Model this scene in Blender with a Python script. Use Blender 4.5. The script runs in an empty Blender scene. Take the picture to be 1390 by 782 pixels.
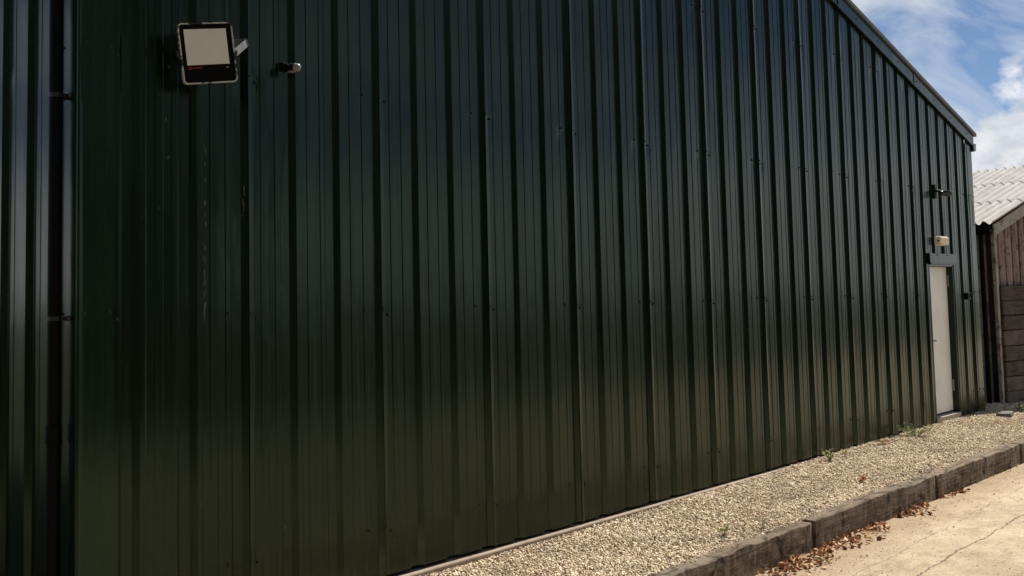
import bpy, bmesh, math, random
import numpy as np
from mathutils import Vector, Matrix
R = math.radians
SC = bpy.context.scene
COL = SC.collection
rng = random.Random(7)

# ------------------------------------------------------------------ camera
YAW, PIT, ROL = 0.8196, 0.0688, -0.0221
fw = Vector((math.sin(YAW)*math.cos(PIT), math.cos(YAW)*math.cos(PIT), math.sin(PIT)))
r0 = Vector((math.cos(YAW), -math.sin(YAW), 0))
u0 = r0.cross(fw)
rv = r0*math.cos(ROL) + u0*math.sin(ROL)
uv = -r0*math.sin(ROL) + u0*math.cos(ROL)
CAMP = Vector((-2.3561, -5.0682, 1.7322))
cd = bpy.data.cameras.new('camera')
cam = bpy.data.objects.new('camera', cd); COL.objects.link(cam)
m = Matrix((rv, uv, -fw)).transposed().to_4x4(); m.translation = CAMP
cam.matrix_world = m
cd.sensor_width = 36; cd.lens = 1399.1/1390*36
cd.shift_x = 25.33/1390; cd.shift_y = -81.83/1390
cd.clip_start = 0.05; cd.clip_end = 6000
SC.camera = cam

# ------------------------------------------------------------------ light and sky
SUN_EL, SUN_OFF = R(52), R(-1.0)          # sun stands over the far end of the wall, almost exactly in its plane
sd = Vector((math.cos(SUN_EL)*math.cos(SUN_OFF), math.cos(SUN_EL)*math.sin(SUN_OFF), math.sin(SUN_EL)))
sl = bpy.data.lights.new('sun', 'SUN'); sl.energy = 5.0; sl.angle = R(0.6); sl.color = (1, .925, .80)
so = bpy.data.objects.new('sun', sl); COL.objects.link(so)
so.rotation_euler = sd.to_track_quat('Z', 'Y').to_euler(); so.location = (30, -4, 40)

W = bpy.data.worlds.new('World'); SC.world = W; W.use_nodes = True
nt = W.node_tree; nt.nodes.clear()
def N(t, typ, **kw):
    n = t.nodes.new(typ)
    for k, v in kw.items():
        if k == 'inp':
            for a, b in v.items(): n.inputs[a].default_value = b
        else: setattr(n, k, v)
    return n
L = lambda t, a, b: t.links.new(a, b)
def math_(t, op, a, b=None, c=None, clamp=False):
    n = N(t, 'ShaderNodeMath', operation=op, use_clamp=clamp)
    for i, v in enumerate((a, b, c)):
        if v is None: continue
        if isinstance(v, (int, float)): n.inputs[i].default_value = v
        else: L(t, v, n.inputs[i])
    return n.outputs[0]
def ramp(t, fac, stops, interp='LINEAR'):
    n = N(t, 'ShaderNodeValToRGB'); n.color_ramp.interpolation = interp
    while len(n.color_ramp.elements) < len(stops): n.color_ramp.elements.new(.5)
    for e, (p, c) in zip(n.color_ramp.elements, stops):
        e.position = p; e.color = (c, c, c, 1) if isinstance(c, (int, float)) else tuple(c) + (1,)
    L(t, fac, n.inputs[0]); return n.outputs[0]
def mix(t, fac, a, b, blend='MIX'):
    n = N(t, 'ShaderNodeMix', data_type='RGBA', blend_type=blend)
    for i, v in ((0, fac), (6, a), (7, b)):
        if isinstance(v, (int, float)): n.inputs[i].default_value = v
        elif isinstance(v, tuple): n.inputs[i].default_value = v + (1,) if len(v) == 3 else v
        else: L(t, v, n.inputs[i])
    return n.outputs[2]
sky = N(nt, 'ShaderNodeTexSky', sky_type='NISHITA', sun_disc=False, sun_elevation=SUN_EL,
        sun_rotation=R(90) - SUN_OFF, air_density=0.75, dust_density=0.1, ozone_density=4.0)
tc = N(nt, 'ShaderNodeTexCoord')
sep = N(nt, 'ShaderNodeSeparateXYZ'); L(nt, tc.outputs['Generated'], sep.inputs[0])
zc = math_(nt, 'MAXIMUM', sep.outputs[2], 0.0)
den = math_(nt, 'ADD', zc, 0.10)
cu = N(nt, 'ShaderNodeCombineXYZ')
L(nt, math_(nt, 'DIVIDE', sep.outputs[0], den), cu.inputs[0]); L(nt, math_(nt, 'DIVIDE', sep.outputs[1], den), cu.inputs[1])
mp = N(nt, 'ShaderNodeMapping'); L(nt, cu.outputs[0], mp.inputs[0])
mp.inputs['Rotation'].default_value = (0, 0, R(52)); mp.inputs['Scale'].default_value = (.62, 1.5, 1); mp.inputs['Location'].default_value = (3.3, 1.2, 0)
n1 = N(nt, 'ShaderNodeTexNoise', inp={'Scale': 1.25, 'Detail': 9, 'Roughness': .56, 'Distortion': .8}); L(nt, mp.outputs[0], n1.inputs[0])
cir = ramp(nt, n1.outputs[0], [(.455, 0.0), (.555, .5), (.65, 1.0)])
# cumulus towards the horizon
mc = N(nt, 'ShaderNodeMapping'); L(nt, tc.outputs['Generated'], mc.inputs[0])
mc.inputs['Scale'].default_value = (5, 5, 9); mc.inputs['Location'].default_value = (.35, .0, .3)
n2 = N(nt, 'ShaderNodeTexNoise', inp={'Scale': 1.0, 'Detail': 10, 'Roughness': .55, 'Distortion': .25}); L(nt, mc.outputs[0], n2.inputs[0])
bias = ramp(nt, sep.outputs[2], [(.0, .27), (.10, .20), (.16, .09), (.30, 0.05)])
bias2 = math_(nt, 'SUBTRACT', math_(nt, 'ADD', n2.outputs[0], bias), math_(nt, 'MULTIPLY', zc, .55))
cum = ramp(nt, bias2, [(.50, 0.0), (.56, .9), (.66, 1.0)])
n3 = N(nt, 'ShaderNodeTexNoise', inp={'Scale': 2.2, 'Detail': 8, 'Roughness': .6}); L(nt, mc.outputs[0], n3.inputs[0])
ccol = ramp(nt, n3.outputs[0], [(.36, (7.0, 7.5, 8.4)), (.60, (13, 13, 13))])
c1 = mix(nt, math_(nt, 'MULTIPLY', cir, .8), sky.outputs[0], (10.5, 10.7, 11.0))
c2 = mix(nt, cum, c1, ccol)
bg = N(nt, 'ShaderNodeBackground'); bg.inputs[1].default_value = 0.05
L(nt, c2, bg.inputs[0])
wo = N(nt, 'ShaderNodeOutputWorld'); L(nt, bg.outputs[0], wo.inputs[0])
vs = SC.view_settings
vs.view_transform = 'Standard'; vs.look = 'None'; vs.gamma = 1; vs.exposure = 0.65; vs.use_curve_mapping = False

# ------------------------------------------------------------------ helpers
def setp(o, label=None, cat=None, group=None, kind=None):
    for k, v in (('label', label), ('category', cat), ('group', group), ('kind', kind)):
        if v: o[k] = v
    return o
def empty(name, loc=(0, 0, 0), rz=0):
    o = bpy.data.objects.new(name, None); COL.objects.link(o)
    o.location = loc; o.rotation_euler = (0, 0, rz); o.empty_display_size = .2; return o
class MB:
    """collects shapes, then becomes one mesh object"""
    def __init__(s): s.v = []; s.f = []; s.sm = []
    def add(s, vs, fs, smooth=False):
        b = len(s.v); s.v += [tuple(v) for v in vs]; s.f += [tuple(b+i for i in f) for f in fs]; s.sm += [smooth]*len(fs); return s
    def box(s, a, b, M=None):
        x0, y0, z0 = a; x1, y1, z1 = b
        vs = [Vector(p) for p in ((x0,y0,z0),(x1,y0,z0),(x1,y1,z0),(x0,y1,z0),(x0,y0,z1),(x1,y0,z1),(x1,y1,z1),(x0,y1,z1))]
        if M is not None: vs = [M @ v for v in vs]
        return s.add(vs, [(0,3,2,1),(4,5,6,7),(0,1,5,4),(1,2,6,5),(2,3,7,6),(3,0,4,7)])
    def bbox(s, a, b, bv=.004, M=None, seg=2):
        bm = bmesh.new(); bmesh.ops.create_cube(bm, size=1)
        c = [(p+q)/2 for p, q in zip(a, b)]; d = [abs(q-p) for p, q in zip(a, b)]
        for v in bm.verts: v.co = Vector((c[i]+v.co[i]*d[i] for i in range(3)))
        bmesh.ops.bevel(bm, geom=list(bm.edges), offset=bv, segments=seg, affect='EDGES', profile=.5)
        return s.bm(bm, M)
    def bm(s, bm, M=None, smooth=False):
        bm.verts.index_update()
        vs = [(M @ v.co if M is not None else v.co.copy()) for v in bm.verts]
        fs = [[v.index for v in f.verts] for f in bm.faces]; bm.free()
        return s.add(vs, fs, smooth)
    def tube(s, pts, rad, n=10, cap=True, smooth=True):
        pts = [Vector(p) for p in pts]; rads = rad if isinstance(rad, (list, tuple)) else [rad]*len(pts)
        rings = []
        for i, p in enumerate(pts):
            t = (pts[min(i+1, len(pts)-1)] - pts[max(i-1, 0)]).normalized()
            a = t.orthogonal().normalized() if i == 0 else (rings[-1][1] - t*rings[-1][1].dot(t)).normalized()
            rings.append((p, a, t.cross(a), rads[i]))
        vs = [p + (a*math.cos(2*math.pi*k/n) + b*math.sin(2*math.pi*k/n))*r for p, a, b, r in rings for k in range(n)]
        fs = [(i*n+k, i*n+(k+1) % n, (i+1)*n+(k+1) % n, (i+1)*n+k) for i in range(len(pts)-1) for k in range(n)]
        s.add(vs, fs, smooth)
        if cap:
            b = len(vs)
            s.add(vs[:n], [tuple(reversed(range(n)))]); s.add(vs[-n:], [tuple(range(n))])
        return s
    def prism(s, poly, a, b, fn):
        """poly of (p,q); extruded from a to b; fn(p,q,t)->xyz"""
        n = len(poly)
        vs = [fn(p, q, a) for p, q in poly] + [fn(p, q, b) for p, q in poly]
        return s.add(vs, [tuple(range(n)), tuple(reversed(range(n, 2*n)))] + [(i, i+n, (i+1) % n+n, (i+1) % n) for i in range(n)])
    def mesh(s, name, mat):
        me = bpy.data.meshes.new(name); me.from_pydata(s.v, [], s.f)
        if any(s.sm): me.polygons.foreach_set('use_smooth', s.sm)
        me.materials.append(mat); me.update(); return me
    def build(s, name, mat, parent=None, fixn=True):
        me = s.mesh(name, mat)
        if fixn:
            bm = bmesh.new(); bm.from_mesh(me); bmesh.ops.recalc_face_normals(bm, faces=bm.faces); bm.to_mesh(me); bm.free()
        return link(name, me, parent)
def link(name, me, parent=None):
    o = bpy.data.objects.new(name, me); COL.objects.link(o)
    if parent: o.parent = parent
    return o
def camray(x, y):
    return fw + rv*((x-695+25.33)/1399.1) - uv*((y-391+81.83)/1399.1)
def onZ(x, y, z):
    d = camray(x, y); t = (z-CAMP.z)/d.z; return CAMP + d*t

# ------------------------------------------------------------------ materials
def mat(name):
    m = bpy.data.materials.new(name); m.use_nodes = True; t = m.node_tree
    return m, t, t.nodes['Principled BSDF']
def coords(t, scale=(1, 1, 1), kind='Object'):
    c = N(t, 'ShaderNodeTexCoord')
    if kind == 'World':
        c = N(t, 'ShaderNodeNewGeometry'); o = c.outputs['Position']
    else: o = c.outputs[kind]
    mpp = N(t, 'ShaderNodeMapping'); mpp.inputs['Scale'].default_value = scale; L(t, o, mpp.inputs[0]); return mpp.outputs[0]
def noise(t, v, scale, det=4, rough=.5, dist=0):
    n = N(t, 'ShaderNodeTexNoise', inp={'Scale': scale, 'Detail': det, 'Roughness': rough, 'Distortion': dist}); L(t, v, n.inputs[0]); return n.outputs[0]
def bump(t, b, h, strength=.3, dist=.01, prev=None):
    n = N(t, 'ShaderNodeBump', inp={'Strength': strength, 'Distance': dist}); L(t, h, n.inputs['Height'])
    if prev is not None: L(t, prev, n.inputs['Normal'])
    L(t, n.outputs[0], b.inputs['Normal']); return n.outputs[0]
def simple(name, col, rough=.6, var=.25, vs=6, metal=0, bs=0, bscale=60, spec=.5):
    m, t, b = mat(name)
    v = coords(t, kind='World'); n = noise(t, v, vs, 5, .6)
    lo = tuple(c*(1-var) for c in col); hi = tuple(min(1, c*(1+var)) for c in col)
    L(t, ramp(t, n, [(.3, lo), (.7, hi)]), b.inputs['Base Color'])
    b.inputs['Roughness'].default_value = rough; b.inputs['Metallic'].default_value = metal
    b.inputs['Specular IOR Level'].default_value = spec
    if bs: bump(t, b, noise(t, v, bscale, 4, .6), bs, .004)
    return m

def green_paint(gain=1.0, name='green_coated_steel'):
    m, t, b = mat(name)
    v = coords(t, kind='World')
    vst = coords(t, (9, 9, .25), 'World')
    n = noise(t, v, 1.3, 5, .6); st = noise(t, vst, 3.0, 6, .65)
    base = ramp(t, n, [(.3, (.0016, .0066, .0026)), (.7, (.0024, .0090, .0036))])
    base = mix(t, ramp(t, st, [(.45, 0.0), (.75, .35)]), base, (.0065, .0110, .0070))
    # chalky scuffs and small splashes
    sp = noise(t, coords(t, (55, 55, 7), 'World'), 1.0, 4, .6)
    ms = noise(t, coords(t, (1.2, 1.2, .5), 'World'), 1.0, 2, .5)
    sc_ = math_(t, 'MULTIPLY', ramp(t, sp, [(.715, 0.0), (.75, 1.0)]), ramp(t, ms, [(.5, 0.0), (.6, 1.0)]))
    base = mix(t, math_(t, 'MULTIPLY', sc_, .6), base, (.16, .17, .15))
    if gain != 1: base = mix(t, 1.0, base, (gain, gain, gain), 'MULTIPLY')
    # mud splash along the foot of the sheets
    sz = N(t, 'ShaderNodeSeparateXYZ'); L(t, v, sz.inputs[0])
    spl = math_(t, 'ADD', sz.outputs[2], math_(t, 'MULTIPLY', noise(t, coords(t, (3, 3, 1), 'World'), 2.5, 6, .7), -.55))
    base = mix(t, ramp(t, spl, [(-.0, .5), (.12, 0.0)]), base, (.020, .018, .011))
    dust = noise(t, coords(t, (14, 14, .5), 'World'), 2.0, 7, .7)
    base = mix(t, ramp(t, dust, [(.56, 0.0), (.72, .5)]), base, (.015, .019, .013))
    b.inputs['Specular Tint'].default_value = (.74, 1.0, .78, 1)
    L(t, base, b.inputs['Base Color'])
    L(t, ramp(t, st, [(.3, .13), (.75, .24)]), b.inputs['Roughness'])
    b.inputs['Specular IOR Level'].default_value = .36
    h1 = noise(t, coords(t, (1, 1, .45), 'World'), 2.6, 3, .5)
    n0 = bump(t, b, h1, .35, .02)
    h2 = noise(t, coords(t, (60, 60, .6), 'World'), 1.0, 3, .5)
    bump(t, b, h2, .10, .003, n0)
    return m
GREEN = green_paint()
GREENT = green_paint(1.9, 'green_flashing')
BLACKP = simple('black_plastic', (.003, .003, .0035), .5, .3, spec=.08)
BLACKM = simple('black_metal', (.010, .010, .011), .4, .3, 20)
GREYM = simple('grey_metal', (.22, .23, .24), .4, .25, 15, .6)
CREAM = simple('cream_lens', (.62, .585, .52), .35, .05, 8)
BULK = simple('yellowed_plastic', (.74, .68, .49), .4, .12, 25)
BRKT = simple('dull_bracket', (.10, .105, .115), .5, .25, 15, .3)
WHITEP = simple('white_plastic', (.17, .17, .18), .4, .12, 25)
DOORM = simple('off_white_paint', (.80, .78, .73), .45, .08, 3)
REDM = simple('red_print', (.28, .02, .02), .5, .1)
SCREW = simple('dark_screw', (.006, .008, .007), .45, .3)
CONC = simple('plinth_concrete', (.26, .205, .155), .85, .25, 7, 0, .5, 40)
SILLM = simple('sill_concrete', (.33, .29, .24), .8, .15, 9, 0, .4, 50)
INNER = simple('interior_dark', (.02, .02, .02), .9)
ROOFM = simple('roof_steel', (.10, .105, .10), .5, .2, 4)

def worn_frame():
    m, t, b = mat('worn_black_frame')
    v = coords(t, kind='World'); n = noise(t, v, 14, 7, .7, .4)
    f = ramp(t, n, [(.48, 0.0), (.54, 1.0)])
    L(t, mix(t, f, (.42, .40, .37), (.012, .012, .013)), b.inputs['Base Color']); b.inputs['Roughness'].default_value = .45
    return m
WORN = worn_frame()

def wood(name, dark, light, axis='X', knot=True, grey=(.25, .22, .2), rough=.9, green=0.0):
    m, t, b = mat(name)
    sc = {'X': (1.6, 30, 30), 'Z': (30, 30, 1.6)}[axis]
    oi = N(t, 'ShaderNodeObjectInfo')
    g = N(t, 'ShaderNodeTexCoord')
    off = N(t, 'ShaderNodeVectorMath', operation='MULTIPLY_ADD')
    cmb = N(t, 'ShaderNodeCombineXYZ')
    for i in range(3): L(t, oi.outputs['Random'], cmb.inputs[i])
    L(t, cmb.outputs[0], off.inputs[0]); off.inputs[1].default_value = (37, 17, 11); L(t, g.outputs['Object'], off.inputs[2])
    mpp = N(t, 'ShaderNodeMapping'); mpp.inputs['Scale'].default_value = sc; L(t, off.outputs[0], mpp.inputs[0])
    n1_ = noise(t, mpp.outputs[0], 1.6, 8, .65, .6)
    n2_ = noise(t, off.outputs[0], 3.0, 5, .6)
    c = ramp(t, n1_, [(.34, dark), (.5, tuple((a+b_)/2 for a, b_ in zip(dark, light))), (.66, light)])
    c = mix(t, ramp(t, n2_, [(.42, 0.0), (.68, .75)]), c, grey)
    n3_ = noise(t, off.outputs[0], 7.0, 4, .6, 1.0)
    c = mix(t, ramp(t, n3_, [(.54, 0.0), (.64, .3 if name == 'grey_plank' else .8)]), c, tuple(x*.35 for x in dark))
    if green:
        n4_ = noise(t, off.outputs[0], 2.0, 4, .6)
        c = mix(t, ramp(t, n4_, [(.5, 0.0), (.7, green)]), c, (.07, .07, .03))
    br = math_(t, 'ADD', math_(t, 'MULTIPLY', oi.outputs['Random'], .5), .75)
    c = mix(t, 1.0, c, br, 'MULTIPLY')
    L(t, c, b.inputs['Base Color']); b.inputs['Roughness'].default_value = rough
    b.inputs['Specular IOR Level'].default_value = .25
    q = bump(t, b, n1_, .9, .012); bump(t, b, noise(t, off.outputs[0], 40, 5, .7), .35, .006, q)
    return m
SLEEP = wood('weathered_sleeper', (.034, .024, .016), (.20, .150, .10), 'X', grey=(.20, .165, .13))
PLANK = wood('grey_plank', (.035, .027, .021), (.13, .105, .085), 'X', grey=(.14, .12, .10), green=.3)
BOARD = wood('silvered_board', (.11, .075, .068), (.33, .25, .23), 'Z', grey=(.30, .24, .22))
POST = wood('pale_post', (.17, .145, .12), (.36, .32, .28), 'Z', grey=(.34, .31, .28))
PANEL = wood('pale_panel', (.36, .32, .28), (.55, .5, .45), 'Z', grey=(.5, .46, .42))
BARGE = wood('grey_bargeboard', (.32, .29, .25), (.55, .51, .46), 'X', grey=(.55, .52, .48))

def fibre_cement():
    m, t, b = mat('fibre_cement')
    v = coords(t, kind='World')
    n = noise(t, v, 3.5, 7, .65); n2_ = noise(t, v, 28, 5, .7)
    c = ramp(t, n, [(.3, (.42, .41, .40)), (.6, (.55, .54, .53)), (.8, (.63, .62, .61))])
    c = mix(t, ramp(t, n2_, [(.56, 0.0), (.70, .7)]), c, (.22, .20, .17))
    L(t, c, b.inputs['Base Color']); b.inputs['Roughness'].default_value = .9; b.inputs['Specular IOR Level'].default_value = .2
    bump(t, b, n2_, .4, .006); return m
FIBRE = fibre_cement()

def stones_mat(name, stops, bumpy=True):
    m, t, b = mat(name)
    g = N(t, 'ShaderNodeNewGeometry')
    c = ramp(t, g.outputs['Random Per Island'], stops)
    v = coords(t, kind='World')
    big = noise(t, v, 1.1, 4, .6)
    c = mix(t, ramp(t, big, [(.4, .0), (.72, .30)]), c, (.28, .20, .13))
    c = mix(t, ramp(t, noise(t, v, 4.5, 4, .6), [(.52, .0), (.68, .4)]), c, (.20, .145, .095))
    L(t, c, b.inputs['Base Color']); b.inputs['Roughness'].default_value = .85; b.inputs['Specular IOR Level'].default_value = .25
    if bumpy: bump(t, b, noise(t, v, 120, 3, .6), .5, .003)
    return m
GRAV = stones_mat('pale_gravel', [(0, (.17, .105, .065)), (.12, (.32, .235, .155)), (.28, (.62, .50, .345)), (.6, (.77, .65, .47)), (.9, (.83, .75, .60)), (1, (.80, .76, .67))])
LEAFD = stones_mat('dry_leaf', [(0, (.13, .05, .025)), (.25, (.32, .13, .055)), (.55, (.52, .27, .13)), (.8, (.64, .42, .24)), (1, (.70, .54, .36))], False)
WEED = stones_mat('weed_leaf', [(0, (.05, .09, .015)), (.5, (.10, .18, .03)), (1, (.22, .28, .06))], False)
GRITM = stones_mat('dark_grit', [(0, (.05, .035, .022)), (1, (.22, .16, .10))], False)
TREEL = stones_mat('tree_leaf', [(0, (.012, .025, .008)), (.5, (.025, .045, .013)), (1, (.045, .075, .02))], False)
BARK = simple('bark', (.09, .07, .05), .9, .4, 6, 0, .6, 20)

def gravel_bed():
    m, t, b = mat('gravel_bed')
    v = coords(t, kind='World')
    vo = N(t, 'ShaderNodeTexVoronoi', inp={'Scale': 60.0}); L(t, v, vo.inputs[0])
    c = ramp(t, vo.outputs['Color'], [(0, (.10, .075, .05)), (.5, (.22, .17, .12)), (1, (.36, .29, .21))])
    L(t, c, b.inputs['Base Color']); b.inputs['Roughness'].default_value = .95
    bump(t, b, vo.outputs['Distance'], .9, .012); return m
GBED = gravel_bed()

def concrete_yard():
    m, t, b = mat('yard_concrete')
    v = coords(t, kind='World')
    big = noise(t, v, .9, 6, .6, .3); mid = noise(t, v, 5, 7, .7); fine = noise(t, v, 55, 5, .7)
    c = ramp(t, mid, [(.28, (.27, .205, .13)), (.5, (.43, .355, .25)), (.75, (.52, .44, .32))])
    c = mix(t, ramp(t, big, [(.44, .0), (.60, .65)]), c, (.29, .225, .155))
    st2 = noise(t, coords(t, (1, 2.2, 1), 'World'), 2.4, 7, .7, .8)
    c = mix(t, ramp(t, st2, [(.54, 0.0), (.66, .55)]), c, (.20, .15, .10))
    # sandy silt against the sleepers
    s = N(t, 'ShaderNodeSeparateXYZ'); L(t, v, s.inputs[0])
    edge = math_(t, 'ADD', math_(t, 'MULTIPLY', math_(t, 'ADD', s.outputs[1], 1.75), 2.2), math_(t, 'SUBTRACT', mid, .5))
    c = mix(t, ramp(t, edge, [(.1, 0.0), (.9, .6)]), c, (.25, .175, .105))
    c = mix(t, ramp(t, fine, [(.30, .8), (.47, 0.0)]), c, (.17, .125, .085))
    c = mix(t, ramp(t, fine, [(.55, 0.0), (.72, .5)]), c, (.62, .54, .41))
    sp = noise(t, v, 21, 4, .6)
    c = mix(t, ramp(t, sp, [(.645, 0.0), (.70, .8)]), c, (.12, .085, .055))
    # wandering cracks
    wob = noise(t, coords(t, (1, 1, 1), 'World'), 1.7, 7, .65)
    crk = None
    for y0, slope, w, k in ((-2.10, .0, .0065, .9), (-1.75, -.02, .004, .5), (-3.1, .05, .006, .7)):
        d = math_(t, 'ABSOLUTE', math_(t, 'ADD', math_(t, 'SUBTRACT', s.outputs[1], y0),
             math_(t, 'ADD', math_(t, 'MULTIPLY', math_(t, 'SUBTRACT', s.outputs[0], 6.3), slope), math_(t, 'MULTIPLY', math_(t, 'SUBTRACT', wob, .5), .24))))
        q = math_(t, 'MULTIPLY', math_(t, 'SUBTRACT', 1.0, math_(t, 'DIVIDE', d, math_(t, 'MULTIPLY', math_(t, 'ADD', sp, .2), w*2), clamp=True)), k, clamp=True)
        crk = q if crk is None else math_(t, 'MAXIMUM', crk, q)
    c = mix(t, crk, c, (.07, .052, .035))
    L(t, c, b.inputs['Base Color']); b.inputs['Roughness'].default_value = .92; b.inputs['Specular IOR Level'].default_value = .2
    h = math_(t, 'SUBTRACT', math_(t, 'ADD', math_(t, 'MULTIPLY', fine, .5), mid), crk)
    bump(t, b, h, .55, .018); return m
YARD = concrete_yard()
GROUNDM = simple('far_ground', (.045, .055, .022), .95, .4, .4, 0, .4, 8)

# ------------------------------------------------------------------ ground
def sheet(name, x0, x1, y0, y1, z, m, n=1):
    b = MB(); b.add([(x0, y0, z), (x1, y0, z), (x1, y1, z), (x0, y1, z)], [(0, 1, 2, 3)])
    return b.build(name, m)
ZY = -.298
setp(sheet('ground', -900, 900, -900, 900, ZY-.012, GROUNDM), kind='structure')
setp(sheet('concrete_yard', -5.5, 45, -9.0, -1.06, ZY, YARD), kind='structure')

GZ = lambda x, y: (lambda zw: zw + (-.082-zw)*min(1, max(0, -y/1.1)))(np.interp(x, [0, 3.2, 7, 9, 13.3, 18], [-.062, -.062, -.030, -.010, -.006, -.03]))
b = MB(); nx, ny = 90, 6; X0, X1 = -3.0, 19.5
vs_ = [(X0+(X1-X0)*i/nx, -1.12+(1.12+(.12 if X0+(X1-X0)*i/nx < 13.4 else 3.0))*j/ny, 0) for j in range(ny+1) for i in range(nx+1)]
vs_ = [(x, y, GZ(x, y)-.012) for x, y, _ in vs_]
b.add(vs_, [(j*(nx+1)+i, j*(nx+1)+i+1, (j+1)*(nx+1)+i+1, (j+1)*(nx+1)+i) for j in range(ny) for i in range(nx)])
setp(b.build('gravel_strip', GBED), kind='structure')

# ------------------------------------------------------------------ green steel building
BX, BY = 13.29, 20.0
EAVE, SL = 3.79, .28
Hx = lambda x: EAVE + SL*min(x, BX-x)
P = 1/3; FACE0 = .339
bld = empty('steel_building', (0, 0, 0))
setp(bld, 'long dark green building clad in ribbed metal sheets with sloping gable verge', 'building')

def bend(p0, p1, p2, r=.0045, n=3):
    a = Vector(p0)-Vector(p1); c = Vector(p2)-Vector(p1)
    a.normalize(); c.normalize(); ang = a.angle(c); d = r/math.tan(ang/2)
    q0 = Vector(p1)+a*d; q1 = Vector(p1)+c*d
    out = []
    for i in range(n+1):
        t = i/n; w = (1-t)**2, 2*t*(1-t), t*t
        out.append(tuple(w[0]*q0[k]+w[1]*p1[k]+w[2]*q1[k] for k in range(2)))
    return out
def rib_profile():
    s = .0034; D = -.032
    raw = [(0, 0), (.030, 0), (.036, -s), (.058, -s), (.080, -s), (.086, 0), (.129, 0), (.135, -s), (.179, -s), (.185, 0), (.200, 0), (.215, 0), (.243, D), (.305, D), (P, 0)]
    out = []
    ext = [(-.028, D)] + raw + [(P+.03, 0)]
    for i in range(1, len(ext)-2):
        out += bend(ext[i-1], ext[i], ext[i+1]) if i in (1, 12, 13, 14) else [ext[i]]
    return out
RP = rib_profile()
def sheet_profile(nr=3, lap=True):
    pts = []
    for k in range(nr): pts += [(u+k*P, d) for u, d in RP]
    pts += [(nr*P, 0)] if False else []
    if lap:
        e = [(u+nr*P, d-.0012) for u, d in RP if u < .026]
        pts += e
        pts = [(u, d+.0006+.0045*max(0, 1-u/.020)) for u, d in pts]
    return pts
SP = sheet_profile()
ROWS = (.296, 1.671, 3.052, 4.432)
def cladding(prof, zb, zt, fn, hole=None, dseed=0):
    """prof (u,d); zb / zt functions of u; fn(u,d,z)->xyz; hole (u0,u1,ztop)"""
    pts = list(prof)
    if hole:
        for uh in hole[:2]:
            for i in range(len(pts)-1):
                if pts[i][0] < uh < pts[i+1][0]:
                    t = (uh-pts[i][0])/(pts[i+1][0]-pts[i][0]); pts.insert(i+1, (uh, pts[i][1]+t*(pts[i+1][1]-pts[i][1]))); break
    mb = MB(); rs = random.Random(int(zt(.1)*1e4) + int(dseed*977))
    zl = [zb, .7]
    for zr in ROWS: zl += [zr-.20, zr-.11, zr-.05, zr-.015, zr+.02, zr+.06]
    zl = sorted(set(zl + [2.3, 3.7, 5.0, 5.4]))
    dd = []
    for zr in ROWS:
        for us in (.010, .056, .866, 1.010, 1.056):
            dd.append((us, zr-.03, (rs.uniform(.001, .005) if zr > 2 else rs.uniform(.0002, .0008)) if rs.random() < .75 else 0))
    wv = [(rs.uniform(0, 6.3), rs.uniform(1.2, 2.6), rs.uniform(.0003, .0012)) for _ in range(12)]
    def dis(u, z):
        r = sum(-a*math.exp(-((u-us)/.035)**2 - ((z-zz)/(.035 if z > zz else .10))**2) for us, zz, a in dd if a and abs(u-us) < .1 and abs(z-zz) < .3)
        p_, w_, a_ = wv[int(max(0, u)/.0833) % 12]
        return r + a_*math.sin(w_*z+p_)
    cols = []
    for i_, (ua, da) in enumerate(pts):
        cols.append((ua, da))
    def col(u, d, lo, hi):
        zs = [lo] + [z for z in zl if lo+.01 < z < hi-.01] + [hi]
        return [fn(u, d+dis(u, z), z) for z in zs]
    for (ua, da), (ub, db) in zip(pts, pts[1:]):
        um = (ua+ub)/2
        z0 = hole[2] if hole and hole[0] < um < hole[1] else zb
        ca, cb = col(ua, da, z0, zt(um)), col(ub, db, z0, zt(um))
        ca[-1] = fn(ua, da, zt(ua)); cb[-1] = fn(ub, db, zt(ub)); n = len(ca)
        mb.add(ca+cb, [(k, n+k, n+k+1, k+1) for k in range(n-1)])
    return mb
D0, D1, DZ0, DZ1 = 11.44, 12.292, .07, 2.06
starts = [-1] + list(range(2, 39, 3))
for k in starts:
    xs = FACE0 + k*P
    tw = rng.uniform(-.004, .004); ft = [rng.uniform(-.016, .016) for _ in range(4)]
    pr = [(u, d + tw*(u-.5) + ft[int(max(0, u)//P)]*((u % P)-.107)*(1 if (u % P) < .215 else 0)) for u, d in SP if 0.0 < xs+u < BX-.003]
    hole = (D0-xs, D1-xs, DZ1) if xs < D1 and xs+1 > D0 else None
    cladding(pr, 0.0 + rng.uniform(-.004, .004), lambda u: Hx(xs+u)+.10, lambda u, d, z: (xs+u, -d, z), hole, k).build('cladding_sheet', GREEN, bld, False)
# side wall seen at the left
sideme = None
for j in range(20):
    y0 = .299 - P + j
    pr = [(u, d) for u, d in SP if .02 < y0+u < BY-.02]
    if j == 0 or j == 19:
        cladding(pr, 0.0, lambda u: EAVE+.05, lambda u, d, z: (d, y0+u, z)).build('cladding_sheet', GREEN, bld, False)
    else:
        if sideme is None:
            sideme = cladding(SP, 0.0, lambda u: EAVE+.05, lambda u, d, z: (d, u, z)).mesh('cladding_sheet', GREEN)
        o = link('cladding_sheet', sideme, bld); o.location = (0, y0, 0)
MB().box((BX-.06, .05, 0), (BX-.005, BY-.05, EAVE+.05)).build('side_wall', GREEN, bld)
MB().prism([(0.05, 0), (BX-.07, 0), (BX-.07, EAVE+.02), (BX/2, EAVE+SL*BX/2), (.05, EAVE+.02)], BY-.1, BY-.04, lambda p, q, t: (p, t, q)).build('back_wall', GREEN, bld)
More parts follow.
